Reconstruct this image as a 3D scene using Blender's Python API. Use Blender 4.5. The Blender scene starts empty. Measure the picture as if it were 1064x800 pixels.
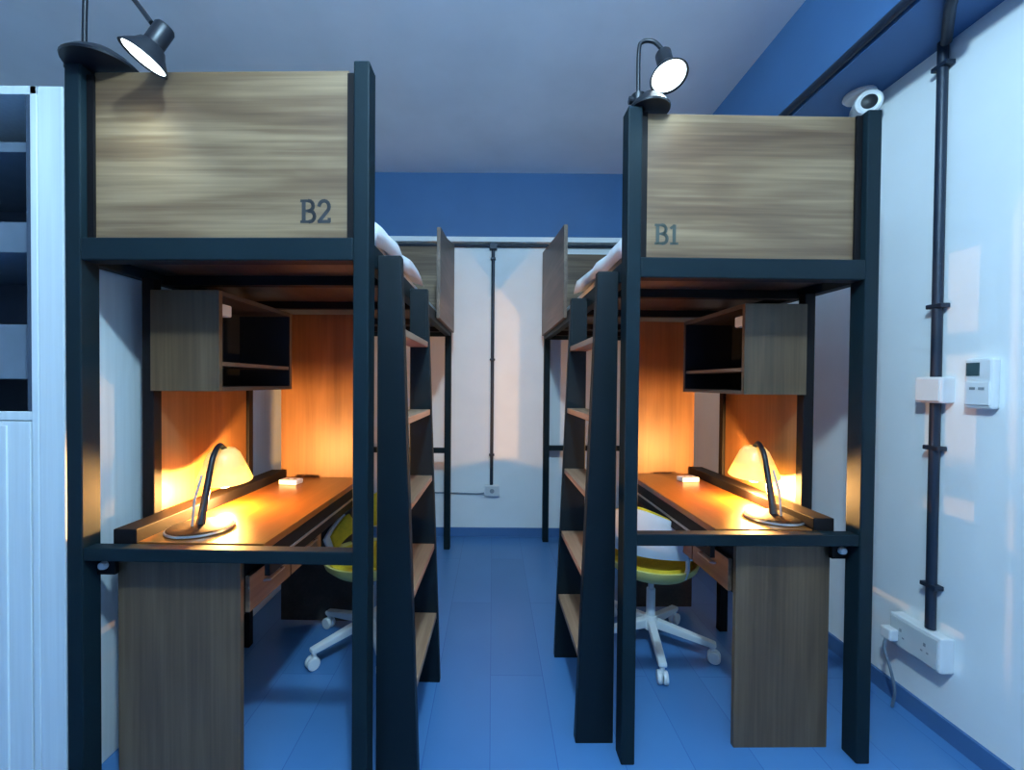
import bpy, bmesh, math, random
from mathutils import Vector, Matrix, Quaternion
PI = math.pi
S = bpy.context.scene
C = S.collection
rnd = random.Random(4)

# ------------------------------------------------------------ camera, light, exposure
EYE = 1.235
FPX = 447.0
cam_d = bpy.data.cameras.new('camera'); cam = bpy.data.objects.new('camera', cam_d); C.objects.link(cam)
cam_d.sensor_fit = 'HORIZONTAL'; cam_d.sensor_width = 36.0; cam_d.lens = 36.0 * FPX / 1064.0
PITCH = 0.8; ROLL = 0.45
cam.location = (0, 0, EYE)
cam.rotation_euler = (Matrix.Rotation(math.radians(90 - PITCH), 3, 'X') @ Matrix.Rotation(math.radians(ROLL), 3, 'Z')).to_euler()
cam_d.shift_x = 20.0 / 1064.0
cam_d.shift_y = 4.0 / 1064.0
cam_d.clip_start = 0.05
S.camera = cam
S.view_settings.view_transform = 'Standard'; S.view_settings.look = 'None'
S.view_settings.gamma = 1.0; S.view_settings.use_curve_mapping = False
S.view_settings.exposure = 0.0

w = bpy.data.worlds.new('world'); S.world = w; w.use_nodes = True
w.node_tree.nodes['Background'].inputs[0].default_value = (0.25, 0.40, 0.70, 1)
w.node_tree.nodes['Background'].inputs[1].default_value = 0.15

def area(name, loc, rot, sx, sy, power, col):
    l = bpy.data.lights.new(name, 'AREA'); l.shape = 'RECTANGLE'; l.size = sx; l.size_y = sy
    l.energy = power; l.color = col
    o = bpy.data.objects.new(name, l); C.objects.link(o); o.location = loc; o.rotation_euler = rot
    return o
COOL = (0.50, 0.80, 1.0)
l = bpy.data.lights.new('ceiling_lamp', 'POINT'); l.energy = 165; l.color = COOL; l.shadow_soft_size = 0.06
lo = bpy.data.objects.new('ceiling_lamp', l); C.objects.link(lo); lo.location = (0.05, 0.06, 2.72)
area('rear_fill_light', (-0.6, -1.5, 2.86), (0, 0, 0), 1.2, 0.4, 7, COOL)  # fill light added unseen behind the camera, no known fixture

# ------------------------------------------------------------ materials
def newmat(name):
    m = bpy.data.materials.new(name); m.use_nodes = True
    return m, m.node_tree, m.node_tree.nodes['Principled BSDF']
def plain(name, col, rough=0.5, metal=0.0, var=0.06, scale=14.0, bump=0.0, coat=0.0, stretch=(1, 1, 1), spec=0.5):
    m, nt, b = newmat(name)
    tc = nt.nodes.new('ShaderNodeTexCoord'); mp = nt.nodes.new('ShaderNodeMapping')
    mp.inputs['Scale'].default_value = stretch
    nz = nt.nodes.new('ShaderNodeTexNoise'); nz.inputs['Scale'].default_value = scale; nz.inputs['Detail'].default_value = 4
    cr = nt.nodes.new('ShaderNodeValToRGB')
    cr.color_ramp.elements[0].position = 0.3; cr.color_ramp.elements[1].position = 0.7
    cr.color_ramp.elements[0].color = tuple(c * (1 - var) for c in col) + (1,)
    cr.color_ramp.elements[1].color = tuple(min(1, c * (1 + var)) for c in col) + (1,)
    L = nt.links
    L.new(tc.outputs['Object'], mp.inputs['Vector']); L.new(mp.outputs['Vector'], nz.inputs['Vector'])
    L.new(nz.outputs['Fac'], cr.inputs['Fac']); L.new(cr.outputs['Color'], b.inputs['Base Color'])
    b.inputs['Roughness'].default_value = rough; b.inputs['Metallic'].default_value = metal
    b.inputs['Coat Weight'].default_value = coat
    b.inputs['Specular IOR Level'].default_value = spec
    if bump:
        bp = nt.nodes.new('ShaderNodeBump'); bp.inputs['Strength'].default_value = bump; bp.inputs['Distance'].default_value = 0.01
        L.new(nz.outputs['Fac'], bp.inputs['Height']); L.new(bp.outputs['Normal'], b.inputs['Normal'])
    return m
def wood(name, axis, dark, mid, light, rough=0.45, fine=26.0, broad=8.0):
    """streaky laminate oak, grain running along the given axis"""
    m, nt, b = newmat(name); L = nt.links
    tc = nt.nodes.new('ShaderNodeTexCoord')
    def streak(s, along, det, dist):
        mp = nt.nodes.new('ShaderNodeMapping')
        sc = [s, s, s]; sc[axis] = along
        mp.inputs['Scale'].default_value = sc
        nz = nt.nodes.new('ShaderNodeTexNoise'); nz.inputs['Scale'].default_value = 1.0
        nz.inputs['Detail'].default_value = det; nz.inputs['Distortion'].default_value = dist
        L.new(tc.outputs['Object'], mp.inputs['Vector']); L.new(mp.outputs['Vector'], nz.inputs['Vector'])
        return nz
    a = streak(broad, 0.9, 3, 0.6); f = streak(fine * 3, 2.2, 6, 0.2)
    mx = nt.nodes.new('ShaderNodeMix'); mx.data_type = 'FLOAT'; mx.inputs[0].default_value = 0.33
    L.new(a.outputs['Fac'], mx.inputs[2]); L.new(f.outputs['Fac'], mx.inputs[3])
    cr = nt.nodes.new('ShaderNodeValToRGB'); e = cr.color_ramp.elements
    e[0].position = 0.36; e[0].color = dark + (1,)
    e[1].position = 0.64; e[1].color = light + (1,)
    k = e.new(0.5); k.color = mid + (1,)
    L.new(mx.outputs[0], cr.inputs['Fac']); L.new(cr.outputs['Color'], b.inputs['Base Color'])
    b.inputs['Roughness'].default_value = rough
    bp = nt.nodes.new('ShaderNodeBump'); bp.inputs['Strength'].default_value = 0.08; bp.inputs['Distance'].default_value = 0.004
    L.new(f.outputs['Fac'], bp.inputs['Height']); L.new(bp.outputs['Normal'], b.inputs['Normal'])
    return m
def emit(name, col, strength):
    m, nt, b = newmat(name)
    b.inputs['Base Color'].default_value = col + (1,)
    b.inputs['Emission Color'].default_value = col + (1,); b.inputs['Emission Strength'].default_value = strength
    return m

GREY = ((0.095, 0.050, 0.024), (0.165, 0.098, 0.050), (0.29, 0.19, 0.105))
M = {}
M['wood_h'] = wood('oak_laminate_horizontal', 0, *GREY)
M['wood_v'] = wood('oak_laminate_vertical', 2, (0.060, 0.034, 0.016), (0.105, 0.062, 0.030), (0.150, 0.095, 0.050))
M['wood_y'] = wood('oak_laminate_lengthwise', 1, (0.075, 0.045, 0.028), (0.12, 0.075, 0.048), (0.18, 0.118, 0.078))
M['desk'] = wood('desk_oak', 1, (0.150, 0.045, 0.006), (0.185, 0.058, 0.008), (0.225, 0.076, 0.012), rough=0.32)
M['shade_wood'] = wood('oak_laminate_shaded', 1, (0.035, 0.024, 0.017), (0.055, 0.038, 0.028), (0.080, 0.056, 0.042))  # laminate darkened to carry the shade under beds, desks and in cupboards
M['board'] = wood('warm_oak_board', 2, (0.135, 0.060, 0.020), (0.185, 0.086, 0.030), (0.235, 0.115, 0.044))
M['step'] = wood('step_oak', 1, (0.20, 0.11, 0.065), (0.30, 0.175, 0.105), (0.40, 0.25, 0.16))
M['steel'] = plain('navy_black_steel', (0.0060, 0.0150, 0.0205), 0.55, 0.0, 0.10, 6, spec=0.13)
M['steel_dark'] = plain('dark_brown_steel', (0.006, 0.005, 0.006), 0.6, 0.0, spec=0.15)
M['stringer'] = plain('ladder_board_navy', (0.0025, 0.007, 0.010), 0.5, 0.0, 0.12, 8, spec=0.25)
M['white_wall'] = plain('painted_wall_white', (0.88, 0.90, 0.90), 0.7, 0, 0.02, 5, 0.03)
M['blue'] = plain('painted_blue', (0.055, 0.15, 0.33), 0.6, 0, 0.05, 4)
M['ceil'] = plain('painted_ceiling', (0.84, 0.85, 0.92), 0.8, 0, 0.05, 2.5)
M['white'] = plain('white_plastic', (0.80, 0.80, 0.80), 0.35, 0, 0.02)
M['offwhite'] = plain('grey_white_plastic', (0.60, 0.62, 0.62), 0.4, 0, 0.03)
M['black'] = plain('black_metal', (0.012, 0.014, 0.02), 0.4, 0.3)
M['blackp'] = plain('black_plastic_and_shade', (0.012, 0.013, 0.016), 0.5)  # camera lens, also the painted shade inside the cupboards
M['conduit'] = plain('black_conduit', (0.015, 0.025, 0.045), 0.45, 0.2)
M['chrome'] = plain('brushed_chrome', (0.62, 0.60, 0.60), 0.35, 0.8, 0.04)
M['alu'] = plain('dull_aluminium', (0.35, 0.30, 0.28), 0.4, 0.7)
M['yellow'] = plain('yellow_fabric', (0.74, 0.52, 0.02), 0.75, 0, 0.10, 60, 0.2)
M['seatyellow'] = plain('pale_yellow_plastic', (0.78, 0.66, 0.20), 0.4, 0, 0.02)
M['chairwhite'] = plain('chair_white_plastic', (0.72, 0.76, 0.78), 0.35, 0, 0.02)
M['linen'] = plain('white_linen', (0.74, 0.78, 0.82), 0.85, 0, 0.04, 12, 0.3)
M['locker'] = plain('white_locker_panel', (0.72, 0.78, 0.80), 0.45, 0, 0.05, 5, 0.05, 0, (14, 14, 0.4))
M['lockin'] = plain('dark_locker_interior', (0.045, 0.065, 0.10), 0.6)
M['lockshelf'] = plain('grey_locker_shelf', (0.13, 0.17, 0.22), 0.6)
M['ink2'] = plain('charcoal_paint', (0.030, 0.030, 0.033), 0.6)
M['ink1'] = plain('grey_green_paint', (0.050, 0.060, 0.050), 0.6)
M['grey'] = plain('grey_plastic', (0.25, 0.27, 0.29), 0.4)
M['screen'] = plain('dark_display', (0.05, 0.09, 0.10), 0.2)
M['cable'] = plain('grey_cable', (0.16, 0.20, 0.25), 0.5)
M['glow'] = emit('lit_spot_lens', (0.80, 0.95, 1.0), 6.0)
M['bulb'] = emit('lit_warm_bulb', (1.0, 0.72, 0.30), 8.0)

def shade_mat():
    m, nt, b = newmat('yellow_translucent_shade'); L = nt.links
    b.inputs['Base Color'].default_value = (0.88, 0.82, 0.42, 1); b.inputs['Roughness'].default_value = 0.3
    tr = nt.nodes.new('ShaderNodeBsdfTranslucent'); tr.inputs['Color'].default_value = (0.90, 0.84, 0.45, 1)
    mx = nt.nodes.new('ShaderNodeMixShader'); mx.inputs[0].default_value = 0.30
    out = nt.nodes['Material Output']
    L.new(b.outputs[0], mx.inputs[1]); L.new(tr.outputs[0], mx.inputs[2]); L.new(mx.outputs[0], out.inputs['Surface'])
    return m
M['shade'] = shade_mat()
def floor_mat():
    m, nt, b = newmat('blue_vinyl_floor'); L = nt.links
    tc = nt.nodes.new('ShaderNodeTexCoord')
    br = nt.nodes.new('ShaderNodeTexBrick'); br.offset = 0.5
    br.inputs['Scale'].default_value = 1.0; br.inputs['Brick Width'].default_value = 1.2; br.inputs['Row Height'].default_value = 0.22
    br.inputs['Mortar Size'].default_value = 0.0015
    br.inputs['Color1'].default_value = (0.060, 0.185, 0.42, 1); br.inputs['Color2'].default_value = (0.075, 0.215, 0.47, 1)
    br.inputs['Mortar'].default_value = (0.03, 0.12, 0.34, 1)
    mp = nt.nodes.new('ShaderNodeMapping'); mp.inputs['Rotation'].default_value = (0, 0, PI / 2)
    nz = nt.nodes.new('ShaderNodeTexNoise'); nz.inputs['Scale'].default_value = 2.2; nz.inputs['Detail'].default_value = 5
    cr = nt.nodes.new('ShaderNodeValToRGB'); cr.color_ramp.elements[0].color = (0.78, 0.82, 0.86, 1); cr.color_ramp.elements[1].color = (1.15, 1.1, 1.05, 1)
    mx = nt.nodes.new('ShaderNodeMix'); mx.data_type = 'RGBA'; mx.blend_type = 'MULTIPLY'; mx.inputs[0].default_value = 1
    L.new(tc.outputs['Object'], mp.inputs['Vector']); L.new(mp.outputs['Vector'], br.inputs['Vector'])
    L.new(tc.outputs['Object'], nz.inputs['Vector']); L.new(nz.outputs['Fac'], cr.inputs['Fac'])
    L.new(br.outputs['Color'], mx.inputs[6]); L.new(cr.outputs['Color'], mx.inputs[7])
    L.new(mx.outputs[2], b.inputs['Base Color'])
    b.inputs['Roughness'].default_value = 0.33
    return m
M['floor'] = floor_mat()

# ------------------------------------------------------------ mesh helpers
class MB:
    def __init__(self): self.bm = bmesh.new()
    def box(self, x0, x1, y0, y1, z0, z1, mat=None):
        if x0 > x1: x0, x1 = x1, x0
        if y0 > y1: y0, y1 = y1, y0
        vs = [self.bm.verts.new(p) for p in ((x0,y0,z0),(x1,y0,z0),(x1,y1,z0),(x0,y1,z0),(x0,y0,z1),(x1,y0,z1),(x1,y1,z1),(x0,y1,z1))]
        if mat is not None:
            for v in vs: v.co = mat @ v.co
        for f in ((0,3,2,1),(4,5,6,7),(0,1,5,4),(1,2,6,5),(2,3,7,6),(3,0,4,7)): self.bm.faces.new([vs[i] for i in f])
        return self
    def prism(self, pts, axis, a0, a1):
        """polygon pts in the two other axes (x,z for axis 1; x,y for 2; y,z for 0) extruded along axis"""
        def P(p, a):
            return {0: (a, p[0], p[1]), 1: (p[0], a, p[1]), 2: (p[0], p[1], a)}[axis]
        A = [self.bm.verts.new(P(p, a0)) for p in pts]; B = [self.bm.verts.new(P(p, a1)) for p in pts]
        n = len(pts)
        self.bm.faces.new(A[::-1]); self.bm.faces.new(B)
        for i in range(n): self.bm.faces.new((A[i], A[(i+1) % n], B[(i+1) % n], B[i]))
        return self
    def tube(self, pts, r, n=12, r2=None, caps=True):
        pts = [Vector(p) for p in pts]; rings = []; up = None
        for i, p in enumerate(pts):
            d = (pts[min(i+1, len(pts)-1)] - pts[max(i-1, 0)]).normalized()
            if up is None: up = d.orthogonal().normalized()
            else: up = (up - d * up.dot(d)).normalized()
            s = d.cross(up)
            rr = r if r2 is None else r + (r2 - r) * i / (len(pts) - 1)
            rings.append([self.bm.verts.new(p + rr * (math.cos(2*PI*k/n) * up + math.sin(2*PI*k/n) * s)) for k in range(n)])
        for a, b in zip(rings, rings[1:]):
            for k in range(n): self.bm.faces.new((a[k], a[(k+1) % n], b[(k+1) % n], b[k]))
        if caps: self.bm.faces.new(rings[0][::-1]); self.bm.faces.new(rings[-1])
        return self
    def lathe(self, prof, n=32, mat=None):
        """profile of (r, z); r=0 collapses to a point"""
        rings = []
        for r, z in prof:
            if r < 1e-6: rings.append([self.bm.verts.new((0, 0, z))])
            else: rings.append([self.bm.verts.new((r*math.cos(2*PI*k/n), r*math.sin(2*PI*k/n), z)) for k in range(n)])
        if mat is not None:
            for R in rings:
                for v in R: v.co = mat @ v.co
        for a, b in zip(rings, rings[1:]):
            for k in range(n):
                k2 = (k+1) % n
                if len(a) == 1 and len(b) == 1: continue
                if len(a) == 1: self.bm.faces.new((a[0], b[k2], b[k]))
                elif len(b) == 1: self.bm.faces.new((a[k], a[k2], b[0]))
                else: self.bm.faces.new((a[k], a[k2], b[k2], b[k]))
        return self
    def ribbon(self, pts, wd, y0, y1):
        """flat stroke in the xz plane"""
        n = len(pts)
        for (xa, za), (xb, zb) in zip(pts, pts[1:]):
            d = Vector((xb-xa, zb-za)); L = d.length; d /= L; nn = Vector((-d.y, d.x)) * wd / 2; e = d * wd * 0.25
            q = [(xa-e.x+nn.x, za-e.y+nn.y), (xa-e.x-nn.x, za-e.y-nn.y), (xb+e.x-nn.x, zb+e.y-nn.y), (xb+e.x+nn.x, zb+e.y+nn.y)]
            self.prism(q, 1, y0, y1)
        return self
    def build(self, name, mat, parent=None, bevel=0.0, smooth=False, loc=None, rotz=0):
        bmesh.ops.recalc_face_normals(self.bm, faces=self.bm.faces)
        me = bpy.data.meshes.new(name); self.bm.to_mesh(me); self.bm.free()
        me.materials.append(mat)
        o = bpy.data.objects.new(name, me); C.objects.link(o)
        if parent is not None: o.parent = parent
        if loc is not None: o.location = loc
        o.rotation_euler = (0, 0, rotz)
        if bevel:
            bv = o.modifiers.new('bevel', 'BEVEL'); bv.width = bevel; bv.segments = 2; bv.limit_method = 'ANGLE'
        if smooth:
            for p in me.polygons: p.use_smooth = True
            es = o.modifiers.new('split', 'EDGE_SPLIT'); es.split_angle = math.radians(40)
        return o
def align(loc, direction):
    """matrix whose local +z points along direction"""
    q = Vector((0, 0, 1)).rotation_difference(Vector(direction).normalized())
    return Matrix.Translation(Vector(loc)) @ q.to_matrix().to_4x4()
def arc(c, r, a0, a1, n, ax1, ax2):
    ax1 = Vector(ax1); ax2 = Vector(ax2); c = Vector(c)
    return [c + r * (math.cos(a0+(a1-a0)*i/n) * ax1 + math.sin(a0+(a1-a0)*i/n) * ax2) for i in range(n+1)]
def spline(pts, n=6):
    pts = [Vector(p) for p in pts]; out = []
    P = [pts[0]*2-pts[1]] + pts + [pts[-1]*2-pts[-2]]
    for i in range(1, len(P)-2):
        for k in range(n):
            t = k/n; a, b, c, d = P[i-1], P[i], P[i+1], P[i+2]
            out.append(0.5*((2*b)+(-a+c)*t+(2*a-5*b+4*c-d)*t*t+(-a+3*b-3*c+d)*t**3))
    out.append(pts[-1]); return out
def tag(o, label, cat, group=None):
    o['label'] = label; o['category'] = cat
    if group: o['group'] = group
    return o
def empty(name, loc, rz, label, cat, group=None):
    o = bpy.data.objects.new(name, None); C.objects.link(o); o.empty_display_size = 0.1
    o.location = loc; o.rotation_euler = (0, 0, rz)
    return tag(o, label, cat, group)
def struct(o):
    o['kind'] = 'structure'; return o

# ------------------------------------------------------------ the room
XR, XL, YB, YF, ZC = 1.60, -3.20, 3.45, -2.6, 2.90
BEAM_X, BEAM_Z, BACK_Z = 1.34, 2.45, 2.385
struct(MB().box(XL, XR, YF, YB, -0.05, 0).build('floor', M['floor']))
struct(MB().box(XL, XR, YF, YB, ZC, ZC+0.05).build('ceiling', M['ceil']))
struct(MB().box(XL, XR, YB, YB+0.06, 0, ZC).build('wall_back', M['white_wall']))
struct(MB().box(XL, XR, YB-0.012, YB, BACK_Z, ZC).build('trim_1', M['blue']))          # blue band above the ledge
struct(MB().box(XL, XR, YB-0.05, YB, BACK_Z-0.04, BACK_Z).build('trim_2', M['white_wall'], bevel=0.004))
struct(MB().box(XR, XR+0.06, YF, YB+0.06, 0, ZC).build('wall_right', M['white_wall']))
struct(MB().box(BEAM_X, XR, YF, YB-0.012, BEAM_Z, ZC).build('trim_3', M['blue']))        # blue beam along the ceiling
struct(MB().box(XL-0.06, XL, YF, YB+0.06, 0, ZC).build('wall_left', M['white_wall']))
struct(MB().box(XL-0.06, XR+0.06, YF-0.06, YF, 0, ZC).build('wall_front', M['blue']))
struct(MB().box(XL, XR, YB-0.012, YB, 0, 0.07).build('baseboard_back', M['blue']))
struct(MB().box(XR-0.012, XR, YF, YB-0.012, 0, 0.07).build('baseboard_right', M['blue']))
# low white partition standing between the locker aisle and the left bed
struct(MB().box(-1.32, -1.245, 1.25, YB-0.012, 0, 2.08).build('wall_partition', M['locker'], bevel=0.004))

# locker left of the partition
lk = empty('storage_locker', (-1.7955, 1.25, 0), 0, 'white storage locker with dark open shelves above white panelled doors, at left edge', 'locker')
b = MB(); W2 = 0.475; D = 0.50
b.box(-W2, -W2+0.02, 0, D, 0, 2.08); b.box(W2-0.02, W2, 0, D, 0, 2.08); b.box(-W2, W2, 0, D, 2.055, 2.08); b.box(-W2, W2, 0, D, 0, 0.06)
b.box(-W2, W2, 0.001, 0.02, 1.115, 1.14)
b.build('body', M['locker'], lk, bevel=0.002)
MB().box(-W2+0.021, W2-0.021, D-0.02, D-0.001, 0.06, 2.054).build('back_panel', M['lockin'], lk)
MB().box(W2-0.033, W2-0.0205, 0.002, D-0.021, 1.142, 2.053).build('dark_sheet', M['lockin'], lk)
for z, t in ((1.905, 0.03), (1.61, 0.09)): MB().box(-W2+0.021, W2-0.034, 0.03, D-0.021, z, z+t).build('shelf', M['lockshelf'], lk, bevel=0.002)
MB().box(-W2+0.022, W2-0.035, 0.05, 0.45, 1.235, 1.40).build('inner_drawer', M['lockshelf'], lk, bevel=0.002)
for i in range(2):
    x0 = -W2+0.022 + i*(W2-0.022)
    d = MB(); x1 = x0+W2-0.025
    d.box(x0, x1, 0.0, 0.018, 0.065, 1.112)
    k = 0
    while x0+0.02+k*0.055+0.045 < x1:
        d.box(x0+0.012+k*0.055, x0+0.055+k*0.055, -0.005, 0.001, 0.075, 1.10); k += 1
    dr = d.build('door', M['locker'], lk, bevel=0.002)
    hx = x1-0.03 if i == 0 else x0+0.03
    MB().tube([(hx, -0.005, 0.75), (hx, -0.03, 0.76), (hx, -0.03, 0.88), (hx, -0.005, 0.89)], 0.005).build('handle', M['alu'], dr, smooth=True)

# ------------------------------------------------------------ one bed bay, mirrored about the aisle
# local frame: x = sgn*u with u the distance from the aisle face, y = depth from the front face
class Bay:
    def __init__(s, sgn, a, W, yf, rz): s.s, s.a, s.W, s.yf, s.rz = sgn, a, W, yf, rz
    def loc(s, u=0, y=0, z=0):
        v = Matrix.Rotation(s.rz, 4, 'Z') @ Vector((s.s*u, y, z))
        return Vector((s.s*s.a, s.yf, 0)) + v
B2 = Bay(-1, 0.350, 0.870, 1.21, math.radians(-1.2))
B1 = Bay(+1, 0.424, 0.815, 1.375, math.radians(0.8))
RAIL0, RAIL1 = 1.575, 1.64
BACK = 0.95

def bed(B, guard0, dz, tagtext, lett):
    s, W = B.s, B.W
    r = empty('loft_bed', B.loc(), B.rz, tagtext, 'loft bed')
    def bx(u0, u1, y0, y1, z0, z1): return MB().box(s*u0, s*u1, y0, y1, z0, z1)
    P = 0.045
    for (u0, y0, dy, h) in ((0, 0, .06, 2.13+dz), (W-P, 0, .06, 2.13+dz), (0, 1.95, .05, 2.25), (W-P, 1.95, .05, 2.25)):
        bx(u0, u0+P, y0, y0+dy, 0, h).build('post', M['steel'], r, bevel=0.004)
    # slim upright posts on the outer side that carry cupboard and backboard
    for y0 in (0.205, 0.745): bx(W-0.087, W-0.047, y0, y0+0.035, 0.001, RAIL0-0.001).build('side_upright', M['steel_dark'], r, bevel=0.003)
    # beams
    bx(P, W-P, 0.0, 0.05, RAIL0, RAIL1).build('front_beam', M['steel'], r, bevel=0.004)
    bx(P, W-P, 1.955, 1.995, RAIL0, RAIL1).build('back_beam', M['steel'], r, bevel=0.004)
    bx(0.002, P-0.002, 0.06, 1.95, RAIL0, RAIL1).build('side_beam', M['steel'], r, bevel=0.004)
    bx(W-P+.002, W-.002, 0.06, 1.95, RAIL0, RAIL1).build('side_beam', M['steel'], r, bevel=0.004)
    bx(P, W-P, 0.004, 0.045, 0.712, 0.750).build('front_rail', M['steel'], r, bevel=0.003)
    bx(P, W-P, 1.955, 1.995, 0.712, 0.750).build('back_rail', M['steel'], r, bevel=0.003)
    bx(W-0.16, W-0.09, 0.05, BACK-0.012, 0.700, 0.790).build('side_rail', M['steel_dark'], r, bevel=0.003)
    # slat platform
    bx(P+.002, W-P-.002, 0.052, 1.953, 1.606, 1.622).build('bed_board', M['shade_wood'], r)  # dark colour stands in for the shade under the bed
    for y0 in (0.30, 0.78, 1.30, 1.66):
        bx(P, W-P, y0, y0+0.035, RAIL0-0.002, 1.605).build('cross_bar', M['steel_dark'], r)
    # front board with stencil, held by thin dark angles
    fb = bx(P+0.022, W-P-0.018, 0.028, 0.046, 1.641, 2.122+dz).build('front_panel', M['wood_h'], r, bevel=0.001)
    bx(P+0.001, P+0.024, 0.020, 0.050, 1.641, 2.11).build('angle_strip', M['steel_dark'], r)
    bx(W-P-0.020, W-P-0.001, 0.020, 0.050, 1.641, 2.11).build('angle_strip', M['steel_dark'], r)
    t, m, x0, z0, hh = lett
    g = MB()
    for ch in t:
        ww = glyph(g, ch, x0, z0, hh, 0.0272, 0.0279); x0 += ww
    g.build('lettering', m, fb)
    bx(P+0.01, W-P-0.01, 1.965, 1.983, 1.641, 2.235).build('head_panel', M['wood_h'], r, bevel=0.001)
    # guard board on the aisle side, rising to the head end
    MB().prism([(guard0, 1.60), (1.948, 1.60), (1.948, 2.24), (guard0+0.30, 2.15), (guard0, 2.115)], 0, s*-0.022, s*-0.0005).build('guard_panel', M['wood_y'], r, bevel=0.001)
    # divider board at the end of the desk
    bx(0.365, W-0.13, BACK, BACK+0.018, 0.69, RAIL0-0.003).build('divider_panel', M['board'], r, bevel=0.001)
    bx(0.365, W-0.13, BACK, BACK+0.018, 0.02, 0.688).build('lower_panel', M['shade_wood'], r, bevel=0.001)  # lower part of the divider, under-desk shade put into its colour
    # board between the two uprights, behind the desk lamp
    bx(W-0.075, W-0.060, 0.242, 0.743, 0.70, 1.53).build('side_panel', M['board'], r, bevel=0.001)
    # pale cap under the front rail
    MB().lathe([(0, -0.014), (0.010, -0.012), (0.013, -0.004), (0.013, 0.0), (0, 0.0)], 16, align((s*(W-0.069), 0.0445, 0.685), (0, 1, 0.0))).build('bolt_cap', M['offwhite'], r, smooth=True)
    bx(W-0.10, W-P, 0.045, 0.060, 0.655, 0.725).build('bracket', M['steel_dark'], r, bevel=0.002)
    # ladder with tapering side boards
    y0, y1 = 0.085, 0.575
    def outer(z): return -0.13 + (0.13-0.07) * z / 1.615      # slanted outer edge
    def strg(ya, yb):
        return MB().prism([(s*0.0, 0), (s*outer(0), 0), (s*outer(1.615), 1.615), (s*0.0, 1.615)], 1, ya, yb)
    ld = strg(y0, y0+0.035).build('ladder', M['stringer'], r, bevel=0.003)
    strg(y1-0.03, y1).build('side_board', M['stringer'], ld, bevel=0.003)
    for z in (0.29, 0.575, 0.855, 1.125, 1.40):
        o_ = outer(z)+0.004
        st = MB().prism([(s*o_, z-0.022), (s*o_, z), (s*0.0, z), (s*0.0, z-0.022)], 1, y0+0.035, y1-0.03).build('step', M['step'], ld, bevel=0.002)
    MB().box(s*-0.066, s*0, y1-0.034, y1-0.0305, 1.42, 1.60).build('top_plate', M['stringer'], ld)
    return r

def glyph(g, ch, x, z, h, y0, y1):
    wd = h*0.155
    def R(pts, k=1.0): g.ribbon([(x+p[0]*h, z+p[1]*h) for p in pts], wd*k, y0, y1)
    def bow(cx, cz, rx, rz, a0, a1, n=8): return [(cx+rx*math.cos(a0+(a1-a0)*i/n), cz+rz*math.sin(a0+(a1-a0)*i/n)) for i in range(n+1)]
    if ch == 'B':
        R([(0.0, 0.05), (0.38, 0.05)], .75); R([(0.0, 0.95), (0.34, 0.95)], .75); R([(0.12, 0.05), (0.12, 0.95)], 1.1)
        R([(0.12, 0.52), (0.36, 0.52)], .75)
        R(bow(0.34, 0.735, 0.19, 0.215, PI/2, -PI/2)); R(bow(0.37, 0.285, 0.22, 0.235, PI/2, -PI/2))
        return h*0.74
    if ch == '2':
        R(bow(0.27, 0.70, 0.22, 0.25, PI*0.95, -0.25*PI, 10) + [(0.05, 0.06)])
        R([(0.03, 0.06), (0.50, 0.06), (0.50, 0.18)], .9)
        return h*0.6
    if ch == '1':
        R([(0.20, 0.05), (0.20, 0.93)], 1.1); R([(0.03, 0.05), (0.38, 0.05)], .75); R([(0.20, 0.93), (0.03, 0.80)], .8)
        return h*0.5

bed2 = bed(B2, 1.24, 0.0, 'left loft bed, grey oak panel marked B2, black steel frame and aisle ladder', ('B2', M['ink2'], -0.205, 1.690, 0.066))
bed1 = bed(B1, 1.02, -0.012, 'right loft bed, grey oak panel marked B1, black steel frame and aisle ladder', ('B1', M['ink1'], 0.100, 1.689, 0.066))

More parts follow.
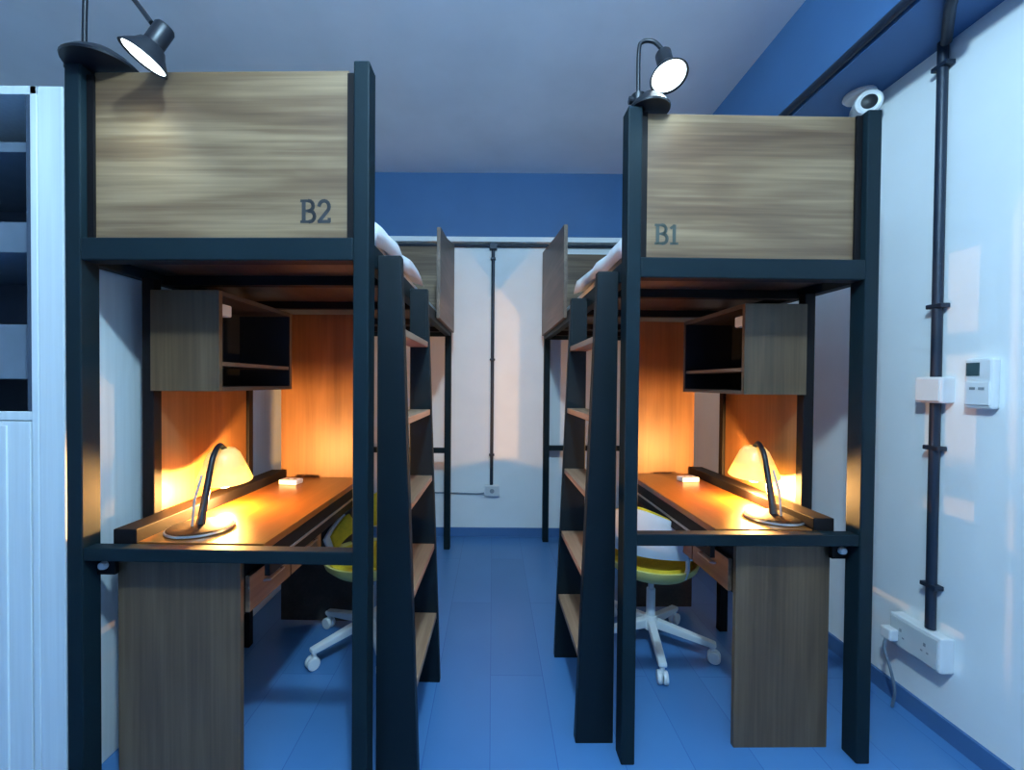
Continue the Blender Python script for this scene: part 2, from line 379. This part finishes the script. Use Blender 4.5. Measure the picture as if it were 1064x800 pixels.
# ------------------------------------------------------------ bedding
def bedding(B, label_m, label_q, seed):
    s, W = B.s, B.W
    m = MB().box(s*0.05, s*(W-0.05), 0.055, 1.945, 1.623, 1.715).build('mattress', M['linen'], None, bevel=0.02, loc=B.loc(), rotz=B.rz)
    tag(m, label_m, 'mattress')
    rr = random.Random(seed); g = MB(); nx, ny = 16, 26
    ph = [rr.uniform(0, 6) for _ in range(6)]
    top = []; bot = []
    for j in range(ny+1):
        y = 0.075 + 0.80*j/ny; ra, rb = [], []
        for i in range(nx+1):
            u = 0.012 + (W-0.10)*i/nx
            f = 0.016*math.sin(9*u+4*y+ph[0]) + 0.012*math.sin(17*y-6*u+ph[1]) + 0.008*math.sin(31*y+ph[2]+11*u)
            z = 1.752 + 0.045*j/ny + f
            if i == 0: z = 1.715 + 0.045*j/ny + f*0.6
            if i == nx or j in (0, ny): z -= 0.02
            ra.append(g.bm.verts.new((s*(u + (0.004*math.sin(20*y+ph[3]) if i < 2 else 0)), y, z)))
            zb = 1.717 if i else 1.650 + 0.050*j/ny + 0.008*math.sin(14*y+ph[4])
            if i == 1: zb = 1.716
            rb.append(g.bm.verts.new((s*(u if i else 0.006), y, zb)))
        top.append(ra); bot.append(rb)
    for A, fl in ((top, 0), (bot, 1)):
        for j in range(ny):
            for i in range(nx): g.bm.faces.new((A[j][i], A[j][i+1], A[j+1][i+1], A[j+1][i]))
    for j in range(ny):
        g.bm.faces.new((top[j][0], top[j+1][0], bot[j+1][0], bot[j][0])); g.bm.faces.new((top[j][nx], bot[j][nx], bot[j+1][nx], top[j+1][nx]))
    for i in range(nx):
        g.bm.faces.new((top[0][i], bot[0][i], bot[0][i+1], top[0][i+1])); g.bm.faces.new((top[ny][i], top[ny][i+1], bot[ny][i+1], bot[ny][i]))
    q = g.build('quilt', M['linen'], None, loc=B.loc(), rotz=B.rz)
    for p in q.data.polygons: p.use_smooth = True
    tag(q, label_q, 'quilt')
bedding(B2, 'white mattress lying on the left loft bed', 'rumpled white quilt spilling over the aisle edge of the left loft bed', 3)
bedding(B1, 'white mattress lying on the right loft bed', 'rumpled white quilt spilling over the aisle edge of the right loft bed', 8)

# ------------------------------------------------------------ desks
def desk(B, label):
    s, W = B.s, B.W
    r = empty('desk', B.loc(), B.rz, label, 'desk')
    def bx(u0, u1, y0, y1, z0, z1): return MB().box(s*u0, s*u1, y0, y1, z0, z1)
    U0, U1 = 0.325, W-0.162
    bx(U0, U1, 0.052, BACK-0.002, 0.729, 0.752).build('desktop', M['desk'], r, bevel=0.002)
    bx(0.405, W-0.09, 0.066, 0.084, 0.0, 0.712).build('leg_panel', M['wood_v'], r, bevel=0.001)
    bx(U0+0.004, U0+0.020, 0.09, BACK-0.004, 0.640, 0.728).build('apron', M['steel_dark'], r)
    MB().box(s*(U0-0.001), s*(U0+0.0035), 0.10, BACK-0.01, 0.676, 0.684).build('runner', M['alu'], r)
    bx(0.408, U1-0.03, 0.086, 0.62, 0.520, 0.700).build('drawer_case', M['steel_dark'], r)
    for (ya, yb) in ((0.092, 0.345), (0.353, 0.612)):
        d = bx(0.392, 0.407, ya, yb, 0.525, 0.636).build('drawer', M['wood_y'], r, bevel=0.001)
        ym = (ya+yb)/2
        MB().tube([(s*0.392, ym-0.05, 0.59), (s*0.374, ym-0.045, 0.59), (s*0.374, ym+0.045, 0.59), (s*0.392, ym+0.05, 0.59)], 0.004).build('handle', M['alu'], d, smooth=True)
    return r
desk(B2, 'warm lit wooden desk under the left loft bed, beside the B2 ladder')
desk(B1, 'warm lit wooden desk under the right loft bed, beside the B1 ladder')

# ------------------------------------------------------------ open cupboards above the desks
def cupboard(B, label, stick):
    s, W = B.s, B.W
    y0, y1 = 0.190, 0.680; ua, ub = W-0.318, W-0.0885; z0, z1 = 1.200, 1.532
    r = empty('wall_cupboard', B.loc(0, 0, 0), B.rz, label, 'cupboard')
    def bx(u0, u1, a, b_, z0, z1): return MB().box(s*u0, s*u1, a, b_, z0, z1)
    bx(ua, ub, y0, y0+0.018, z0, z1).build('side_panel', M['wood_v'], r, bevel=0.001)
    bx(ua, ub, y1-0.018, y1, z0, z1).build('side_panel', M['wood_v'], r, bevel=0.001)
    bx(ua, ub, y0+0.018, y1-0.018, z1-0.016, z1).build('top_panel', M['shade_wood'], r)
    bx(ua, ub, y0+0.018, y1-0.018, z0, z0+0.014).build('bottom_panel', M['shade_wood'], r)
    bx(ub-0.008, ub, y0+0.018, y1-0.018, z0+0.014, z1-0.016).build('back_panel', M['blackp'], r)  # coloured black for the shade inside the cupboard
    bx(ua+0.004, ub-0.009, y0+0.019, y1-0.0205, 1.285, 1.298).build('shelf', M['wood_y'], r)
    bx(ua+0.002, ub-0.009, y1-0.0200, y1-0.0182, z0+0.015, z1-0.017).build('dark_sheet', M['blackp'], r)  # black sheet added as shade over the far inner side
    k = bx(ua+0.004, ua+0.05, y0+0.0185, y0+0.075, 1.452, 1.492).build('socket_box', M['offwhite'], r, bevel=0.005)
    k['label'] = 'small pale grey box in the upper front corner'
    return r
cupboard(B2, 'open wooden cupboard with one shelf, hung above the left desk', 0)
cupboard(B1, 'open wooden cupboard with one shelf, hung above the right desk', 0)

# ------------------------------------------------------------ desk lamps
def desk_lamp(B, label):
    s, W = B.s, B.W
    p = B.loc(0.60, 0.170, 0.7525)
    r = empty('desk_lamp', p, B.rz, label, 'desk lamp')
    MB().lathe([(0, 0), (0.092, 0), (0.095, 0.004), (0.093, 0.010), (0.080, 0.013), (0.03, 0.016), (0, 0.017)], 40).build('base', M['steel_dark'], r, smooth=True)
    MB().lathe([(0.0885, 0.0105), (0.0965, 0.0085), (0.0975, 0.003), (0.0955, 0.0015)], 40).build('rim', M['chrome'], r, smooth=True)
    MB().tube([(-s*0.0, 0.0, 0.015), (s*0.002, 0.012, 0.05), (s*0.012, 0.062, 0.175)], 0.014, r2=0.010).build('stem', M['black'], r, smooth=True)
    MB().tube([(s*0.012, -0.022, 0.012), (s*0.012, -0.010, 0.10), (s*0.010, 0.02, 0.17)], 0.004).build('rod', M['chrome'], r, smooth=True)
    sp = Vector((s*0.045, 0.190, 0.162)); dr = Vector((s*0.05, 0.10, -1.0)).normalized()   # opening direction
    top = sp - dr*0.072
    MB().tube(spline([(s*0.0115, 0.058, 0.165), (s*0.016, 0.085, 0.222), (s*0.028, 0.135, 0.252), tuple(top)]), 0.009).build('neck', M['black'], r, smooth=True)
    mt = align(tuple(sp), dr) @ Matrix.Scale(1.3, 4)
    sh = MB().lathe([(0.010, -0.058), (0.028, -0.054), (0.040, -0.040), (0.052, -0.012), (0.066, 0.022), (0.071, 0.035), (0.068, 0.035), (0.063, 0.022), (0.049, -0.012), (0.037, -0.037), (0.025, -0.050), (0.0, -0.052)], 36, mt)
    sh.build('lamp_shade', M['shade'], r, smooth=True)
    MB().lathe([(0, -0.050), (0.012, -0.047), (0.014, -0.01), (0.024, 0.012), (0.028, 0.030), (0.024, 0.047), (0.012, 0.056), (0, 0.058)], 20, mt).build('bulb', M['bulb'], r, smooth=True)
    l = bpy.data.lights.new('desk_lamp_light', 'POINT'); l.energy = DESK_W; l.color = (1.0, 0.50, 0.15); l.shadow_soft_size = 0.012
    lo = bpy.data.objects.new('desk_lamp_light', l); C.objects.link(lo); lo.parent = r; lo.location = sp + dr*0.102
    return r
DESK_W = 50.0
desk_lamp(B2, 'lit yellow shaded desk lamp standing on the left desk')
desk_lamp(B1, 'lit yellow shaded desk lamp standing on the right desk')

# ------------------------------------------------------------ small white boxes at the far end of each desk
for B, u, y, lab in ((B2, 0.615, 0.80, 'small white box lying at the far end of the left desk'), (B1, 0.565, 0.76, 'small white box lying at the far end of the right desk')):
    g = MB().box(-0.045, 0.045, -0.028, 0.028, 0, 0.022)
    o = g.build('power_block', M['white'], None, bevel=0.004, loc=B.loc(u, y, 0.7525), rotz=B.rz + B.s*0.15)
    for k in (-0.022, 0.012): MB().box(k, k+0.012, -0.010, 0.010, 0.0222, 0.0228).build('socket_hole', M['grey'], o)
    tag(o, lab, 'power block')

# ------------------------------------------------------------ swivel chairs
def chair(loc, rz, label, spin):
    """back of the chair is towards local -y"""
    r = empty('swivel_chair', loc, rz, label, 'chair', 'swivel chairs under the loft beds')
    # seat bowl
    MB().lathe([(0, 0.345), (0.09, 0.348), (0.160, 0.362), (0.198, 0.395), (0.208, 0.425), (0.201, 0.427), (0.186, 0.402), (0.15, 0.380), (0, 0.372)], 40).build('seat', M['seatyellow'], r, smooth=True)
    MB().lathe([(0, 0.374), (0.15, 0.381), (0.175, 0.395), (0.180, 0.412), (0.165, 0.424), (0.10, 0.420), (0, 0.415)], 40, Matrix.Translation((0, 0, 0.001))).build('seat_cushion', M['yellow'], r, smooth=True)
    def wrap(r0, r1, zb_off, zt_off, span, n=36):
        g = MB(); rings = []
        for i in range(n+1):
            a = -span + 2*span*i/n; t = abs(a)/span
            zt = 0.700 - 0.225*t**1.5 + zt_off; zb = 0.490 - 0.085*t**3 + zb_off
            if zt < zb+0.01: zt = zb+0.01
            sec = []
            for (rr, z, fl) in ((r0, zb, 0), (r1, zb, 0), (r1+0.014, (zb+zt)/2, 1), (r1+0.03, zt, 2), (r0+0.03, zt, 2), (r0+0.014, (zb+zt)/2, 1)):
                sec.append(g.bm.verts.new((rr*math.sin(a), -rr*math.cos(a), z)))
            rings.append(sec)
        for A, B_ in zip(rings, rings[1:]):
            for k in range(6): g.bm.faces.new((A[k], A[(k+1) % 6], B_[(k+1) % 6], B_[k]))
        g.bm.faces.new(rings[0][::-1]); g.bm.faces.new(rings[-1])
        return g
    wrap(0.196, 0.208, 0, 0, math.radians(112)).build('backrest', M['chairwhite'], r, bevel=0.003, smooth=True)
    wrap(0.178, 0.1955, 0.012, 0.006, math.radians(104)).build('back_pad', M['yellow'], r, bevel=0.003, smooth=True)
    for a in (-1.05, 1.05):
        MB().tube([(0.19*math.sin(a), -0.19*math.cos(a), 0.395), (0.206*math.sin(a), -0.206*math.cos(a), 0.44), (0.204*math.sin(a), -0.204*math.cos(a), 0.49)], 0.009).build('back_support', M['chairwhite'], r, smooth=True)
    MB().lathe([(0, 0.13), (0.020, 0.13), (0.020, 0.27), (0.013, 0.275), (0.013, 0.325), (0.05, 0.33), (0.06, 0.346), (0, 0.346)], 20).build('gas_column', M['chairwhite'], r, smooth=True)
    hub = MB().lathe([(0, 0.085), (0.034, 0.085), (0.036, 0.13), (0.026, 0.145), (0, 0.145)], 24).build('base_hub', M['chairwhite'], r, smooth=True)
    for k in range(5):
        a = 2*PI*k/5 + spin - rz
        m = Matrix.Rotation(a, 4, 'Z')
        g = MB()
        for v in [g.prism([(0.02, 0.092), (0.265, 0.068), (0.278, 0.075), (0.275, 0.090), (0.02, 0.135)], 1, -0.017, 0.017)]:
            for q in g.bm.verts: q.co = m @ q.co
        g.build('base_arm', M['chairwhite'], r, bevel=0.005)
        g = MB()
        for dy in (-0.012, 0.012):
            g.lathe([(0, -0.009), (0.024, -0.009), (0.027, -0.005), (0.027, 0.005), (0.024, 0.009), (0, 0.009)], 20, m @ Matrix.Translation((0.268, dy, 0.0275)) @ Matrix.Rotation(PI/2, 4, 'X'))
        g.lathe([(0, 0.03), (0.010, 0.03), (0.010, 0.075), (0, 0.075)], 10, m @ Matrix.Translation((0.262, 0, 0)))
        g.build('caster', M['chairwhite'], r, smooth=True)
    return r
chair((0.755, 2.02, 0), math.radians(-35), 'white and yellow swivel chair on five casters, at the right desk', math.radians(-28))
chair((-0.575, 2.02, 0), math.radians(150), 'yellow padded swivel chair on white casters, at the left desk', math.radians(-135))

# ------------------------------------------------------------ clip-on spot lamps on the bed posts
def spot_lamp(origin, rz, base_pts, arm, head_c, dr, rad, label, watts):
    r = empty('spot_lamp', origin, rz, label, 'lamp')
    hc = Vector(head_c); d = Vector(dr).normalized()
    MB().lathe([(0, 0), (base_pts[2], 0), (base_pts[2]*1.02, 0.006), (base_pts[2]*0.8, 0.026), (base_pts[2]*0.45, 0.047), (0.02, 0.055), (0, 0.055)], 32, Matrix.Translation((base_pts[0], base_pts[1], 0.0))).build('base', M['black'], r, smooth=True)
    cl = MB().tube([(base_pts[3], base_pts[4], -0.0), (base_pts[3], base_pts[4], 0.05)], 0.022, 16)
    cl.tube([(base_pts[3]-0.03, base_pts[4], 0.034), (base_pts[3]+0.03, base_pts[4], 0.034)], 0.012, 12)
    cl.build('clamp', M['black'], r, smooth=True)
    MB().tube(spline(arm), 0.0065, 10).build('arm', M['black'], r, smooth=True)
    m = align(tuple(hc), d)
    MB().lathe([(0, -0.105), (0.020, -0.105), (0.024, -0.098), (0.024, -0.045), (0.030, -0.040), (rad*0.62, -0.028), (rad*0.9, -0.006), (rad, 0.004), (rad*0.93, 0.004), (rad*0.55, -0.02), (0, -0.022)], 36, m).build('lamp_shade', M['black'], r, smooth=True)
    MB().lathe([(0, 0.006), (rad*0.6, 0.004), (rad*0.915, 0.0), (rad*0.915, -0.004), (0, -0.004)], 36, m).build('bulb', M['glow'], r, smooth=True)
    l = bpy.data.lights.new('spot_lamp_light', 'SPOT'); l.energy = watts; l.color = (0.60, 0.88, 1.0); l.spot_size = math.radians(150); l.spot_blend = 0.8; l.shadow_soft_size = rad*0.8
    lo = bpy.data.objects.new('spot_lamp_light', l); C.objects.link(lo); lo.parent = r
    lo.location = hc + d*0.012; lo.rotation_euler = (-d).to_track_quat('Z', 'Y').to_euler()
    return r
# left: stands on the outer post of the B2 bed
p = B2.loc(B2.W-0.03, 0.03, 2.1305)
spot_lamp(p, 0, (0.055, 0.0, 0.092, -0.030, 0.0), [(0.0, 0, 0.04), (0.003, 0, 0.18), (0.02, -0.01, 0.27), (0.09, -0.04, 0.27), (0.20, -0.07, 0.145), (0.283, -0.11, 0.045)],
          (0.262, -0.11, -0.045), (-0.46, -0.13, -0.88), 0.058, 'lit black spot lamp on the left bed, above the B2 panel', 9)
p = B1.loc(0.04, 0.03, 2.1185)
spot_lamp(p, 0, (0.035, 0.0, 0.065, 0.0, 0.0), [(0.0, 0, 0.04), (0.0, 0, 0.19), (0.012, -0.002, 0.220), (0.045, -0.010, 0.214), (0.070, -0.025, 0.175)],
          (0.074, -0.060, 0.070), (0.05, -0.35, -0.93), 0.057, 'lit black spot lamp on the right bed, above the B1 panel', 10)

# ------------------------------------------------------------ things on the right wall
def saddle(g, x, y, z, s=0.016): g.box(x-0.016, x+0.018, y-s-0.012, y+s+0.012, z-0.008, z+0.008)
cy = 1.535; cx = XR-0.020
c = MB().tube([(cx, cy, 0.365), (cx, cy, BEAM_Z-0.02), (cx, cy, BEAM_Z)], 0.0155, 14).build('wall_conduit', M['conduit'], smooth=True)
tag(c, 'black vertical conduit pipe clipped to the right wall', 'conduit')
g = None
for z in (2.365, 1.52, 1.015, 0.52):
    g = MB(); saddle(g, cx, cy, z); g.build('saddle', M['conduit'], c, bevel=0.003)
c2 = MB().tube([(BEAM_X-0.018, YB-0.02, BEAM_Z+0.022), (BEAM_X-0.018, 1.62, BEAM_Z+0.022), (BEAM_X-0.018, YF+0.02, BEAM_Z+0.022)], 0.016, 12).build('ceiling_conduit', M['conduit'], smooth=True)
tag(c2, 'black conduit pipe running along the lower edge of the blue ceiling beam', 'conduit')
c3 = MB().tube([(BEAM_X+0.02, 1.27, BEAM_Z-0.016), (1.43, 1.37, BEAM_Z-0.016), (cx-0.012, cy-0.022, BEAM_Z-0.016)], 0.0155, 12).build('ceiling_conduit', M['conduit'], smooth=True)
tag(c3, 'short black conduit pipe crossing under the blue ceiling beam to the wall', 'conduit')
jb = empty('junction_box', (XR, cy, 1.222), 0, 'white square junction box on the vertical conduit of the right wall', 'junction box')
MB().box(-0.048, -0.0005, -0.048, 0.048, -0.046, 0.046).build('housing', M['white'], jb, bevel=0.006)
MB().box(-0.052, -0.0485, -0.041, 0.041, -0.039, 0.039).build('cover', M['white'], jb, bevel=0.002)
th = empty('thermostat', (XR, 1.395, 1.245), 0, 'white air conditioner controller with small dark display on the right wall', 'wall controller')
MB().box(-0.028, -0.0005, -0.042, 0.042, -0.082, 0.082).build('housing', M['white'], th, bevel=0.008)
MB().box(-0.0295, -0.0282, -0.005, 0.034, 0.025, 0.068).build('display', M['screen'], th)
MB().box(-0.032, -0.0282, -0.036, 0.036, -0.070, 0.005).build('flap', M['white'], th, bevel=0.002)
for k in range(2): MB().box(-0.0335, -0.0322, -0.022+0.026*k, -0.006+0.026*k, -0.020, -0.012).build('button', M['grey'], th)
so = empty('wall_socket', (XR, 1.565, 0.300), 0, 'white double socket box low on the right wall beneath the conduit', 'socket')
MB().box(-0.05, -0.0005, -0.095, 0.095, -0.060, 0.062).build('housing', M['white'], so, bevel=0.005)
MB().box(-0.055, -0.0505, -0.088, 0.088, -0.050, 0.052).build('face_plate', M['offwhite'], so, bevel=0.003)
for k in (-0.045, 0.045):
    g = MB()
    g.box(-0.0562, -0.0552, k-0.004, k+0.004, 0.008, 0.020); g.box(-0.0562, -0.0552, k-0.014, k-0.007, -0.014, -0.008); g.box(-0.0562, -0.0552, k+0.007, k+0.014, -0.014, -0.008)
    g.build('socket_hole', M['grey'], so)
pl = empty('power_plug', (XR-0.057, 1.635, 0.290), 0, 'grey plug with its cable hanging from the socket on the right wall', 'plug')
MB().box(-0.035, 0, -0.022, 0.022, -0.022, 0.022).build('plug_body', M['white'], pl, bevel=0.006)
MB().tube(spline([(-0.03, 0, -0.02), (-0.035, 0, -0.06), (-0.03, -0.02, -0.12), (-0.02, -0.03, -0.20), (0.0, 0.0, -0.2845)]), 0.005, 10).build('cable', M['cable'], pl, smooth=True)
# cctv camera under the beam
cc = empty('security_camera', (1.52, 1.81, BEAM_Z), 0, 'white security camera with black lens under the blue beam, behind the B1 panel', 'camera')
MB().lathe([(0, -0.0005), (0.055, -0.0005), (0.058, -0.012), (0.050, -0.022), (0, -0.022)], 32).build('mount', M['white'], cc, smooth=True)
MB().tube([(0, 0, -0.02), (0, -0.005, -0.045)], 0.020, 16).build('joint', M['white'], cc, smooth=True)
md = align((0.0, -0.03, -0.072), (-0.45, -0.85, -0.12))
MB().lathe([(0, -0.065), (0.030, -0.062), (0.044, -0.045), (0.047, 0.02), (0.045, 0.048), (0.038, 0.053), (0.030, 0.050), (0, 0.050)], 32, md).build('housing', M['white'], cc, smooth=True)
MB().lathe([(0, 0.058), (0.016, 0.056), (0.027, 0.051), (0.027, 0.0505), (0, 0.0505)], 24, md).build('lens', M['blackp'], cc, smooth=True)

# ------------------------------------------------------------ things on the back wall
by = YB-0.018
v = MB().tube([(-0.005, by, 0.42), (-0.005, by, BACK_Z-0.075)], 0.014, 12).build('wall_conduit', M['conduit'], smooth=True)
tag(v, 'black vertical conduit pipe down the middle of the back wall', 'conduit')
for z in (2.22, 1.42, 0.66):
    MB().box(-0.026, 0.016, by-0.016, by+0.017, z-0.008, z+0.008).build('saddle', M['conduit'], v, bevel=0.003)
h = MB().tube([(-0.85, by, BACK_Z-0.062), (1.30, by, BACK_Z-0.062)], 0.012, 12).build('wall_conduit', M['conduit'], smooth=True)
tag(h, 'black horizontal conduit pipe under the white ledge of the back wall', 'conduit')
j2 = MB().box(-0.035, 0.025, YB-0.045, YB-0.0005, BACK_Z-0.095, BACK_Z-0.042).build('junction_box', M['conduit'], bevel=0.004)
tag(j2, 'small black junction box where the conduits of the back wall meet', 'junction box')
s2 = empty('wall_socket', (0.0, YB, 0.375), 0, 'white socket box at the foot of the back wall conduit', 'socket')
MB().box(-0.06, 0.06, -0.04, -0.0005, -0.045, 0.044).build('housing', M['white'], s2, bevel=0.005)
MB().box(-0.052, 0.052, -0.044, -0.0405, -0.037, 0.036).build('face_plate', M['offwhite'], s2, bevel=0.002)
MB().lathe([(0, 0), (0.018, 0), (0.018, 0.004), (0, 0.004)], 20, align((0.0, -0.0445, 0.0), (0, -1, 0))).build('socket_ring', M['grey'], s2)
c4 = MB().tube(spline([(-0.062, YB-0.03, 0.355), (-0.14, YB-0.012, 0.345), (-0.40, YB-0.008, 0.35), (-0.75, YB-0.008, 0.35)]), 0.006, 8).build('power_cable', M['cable'], smooth=True)
tag(c4, 'thin grey cable running left from the back wall socket', 'cable')
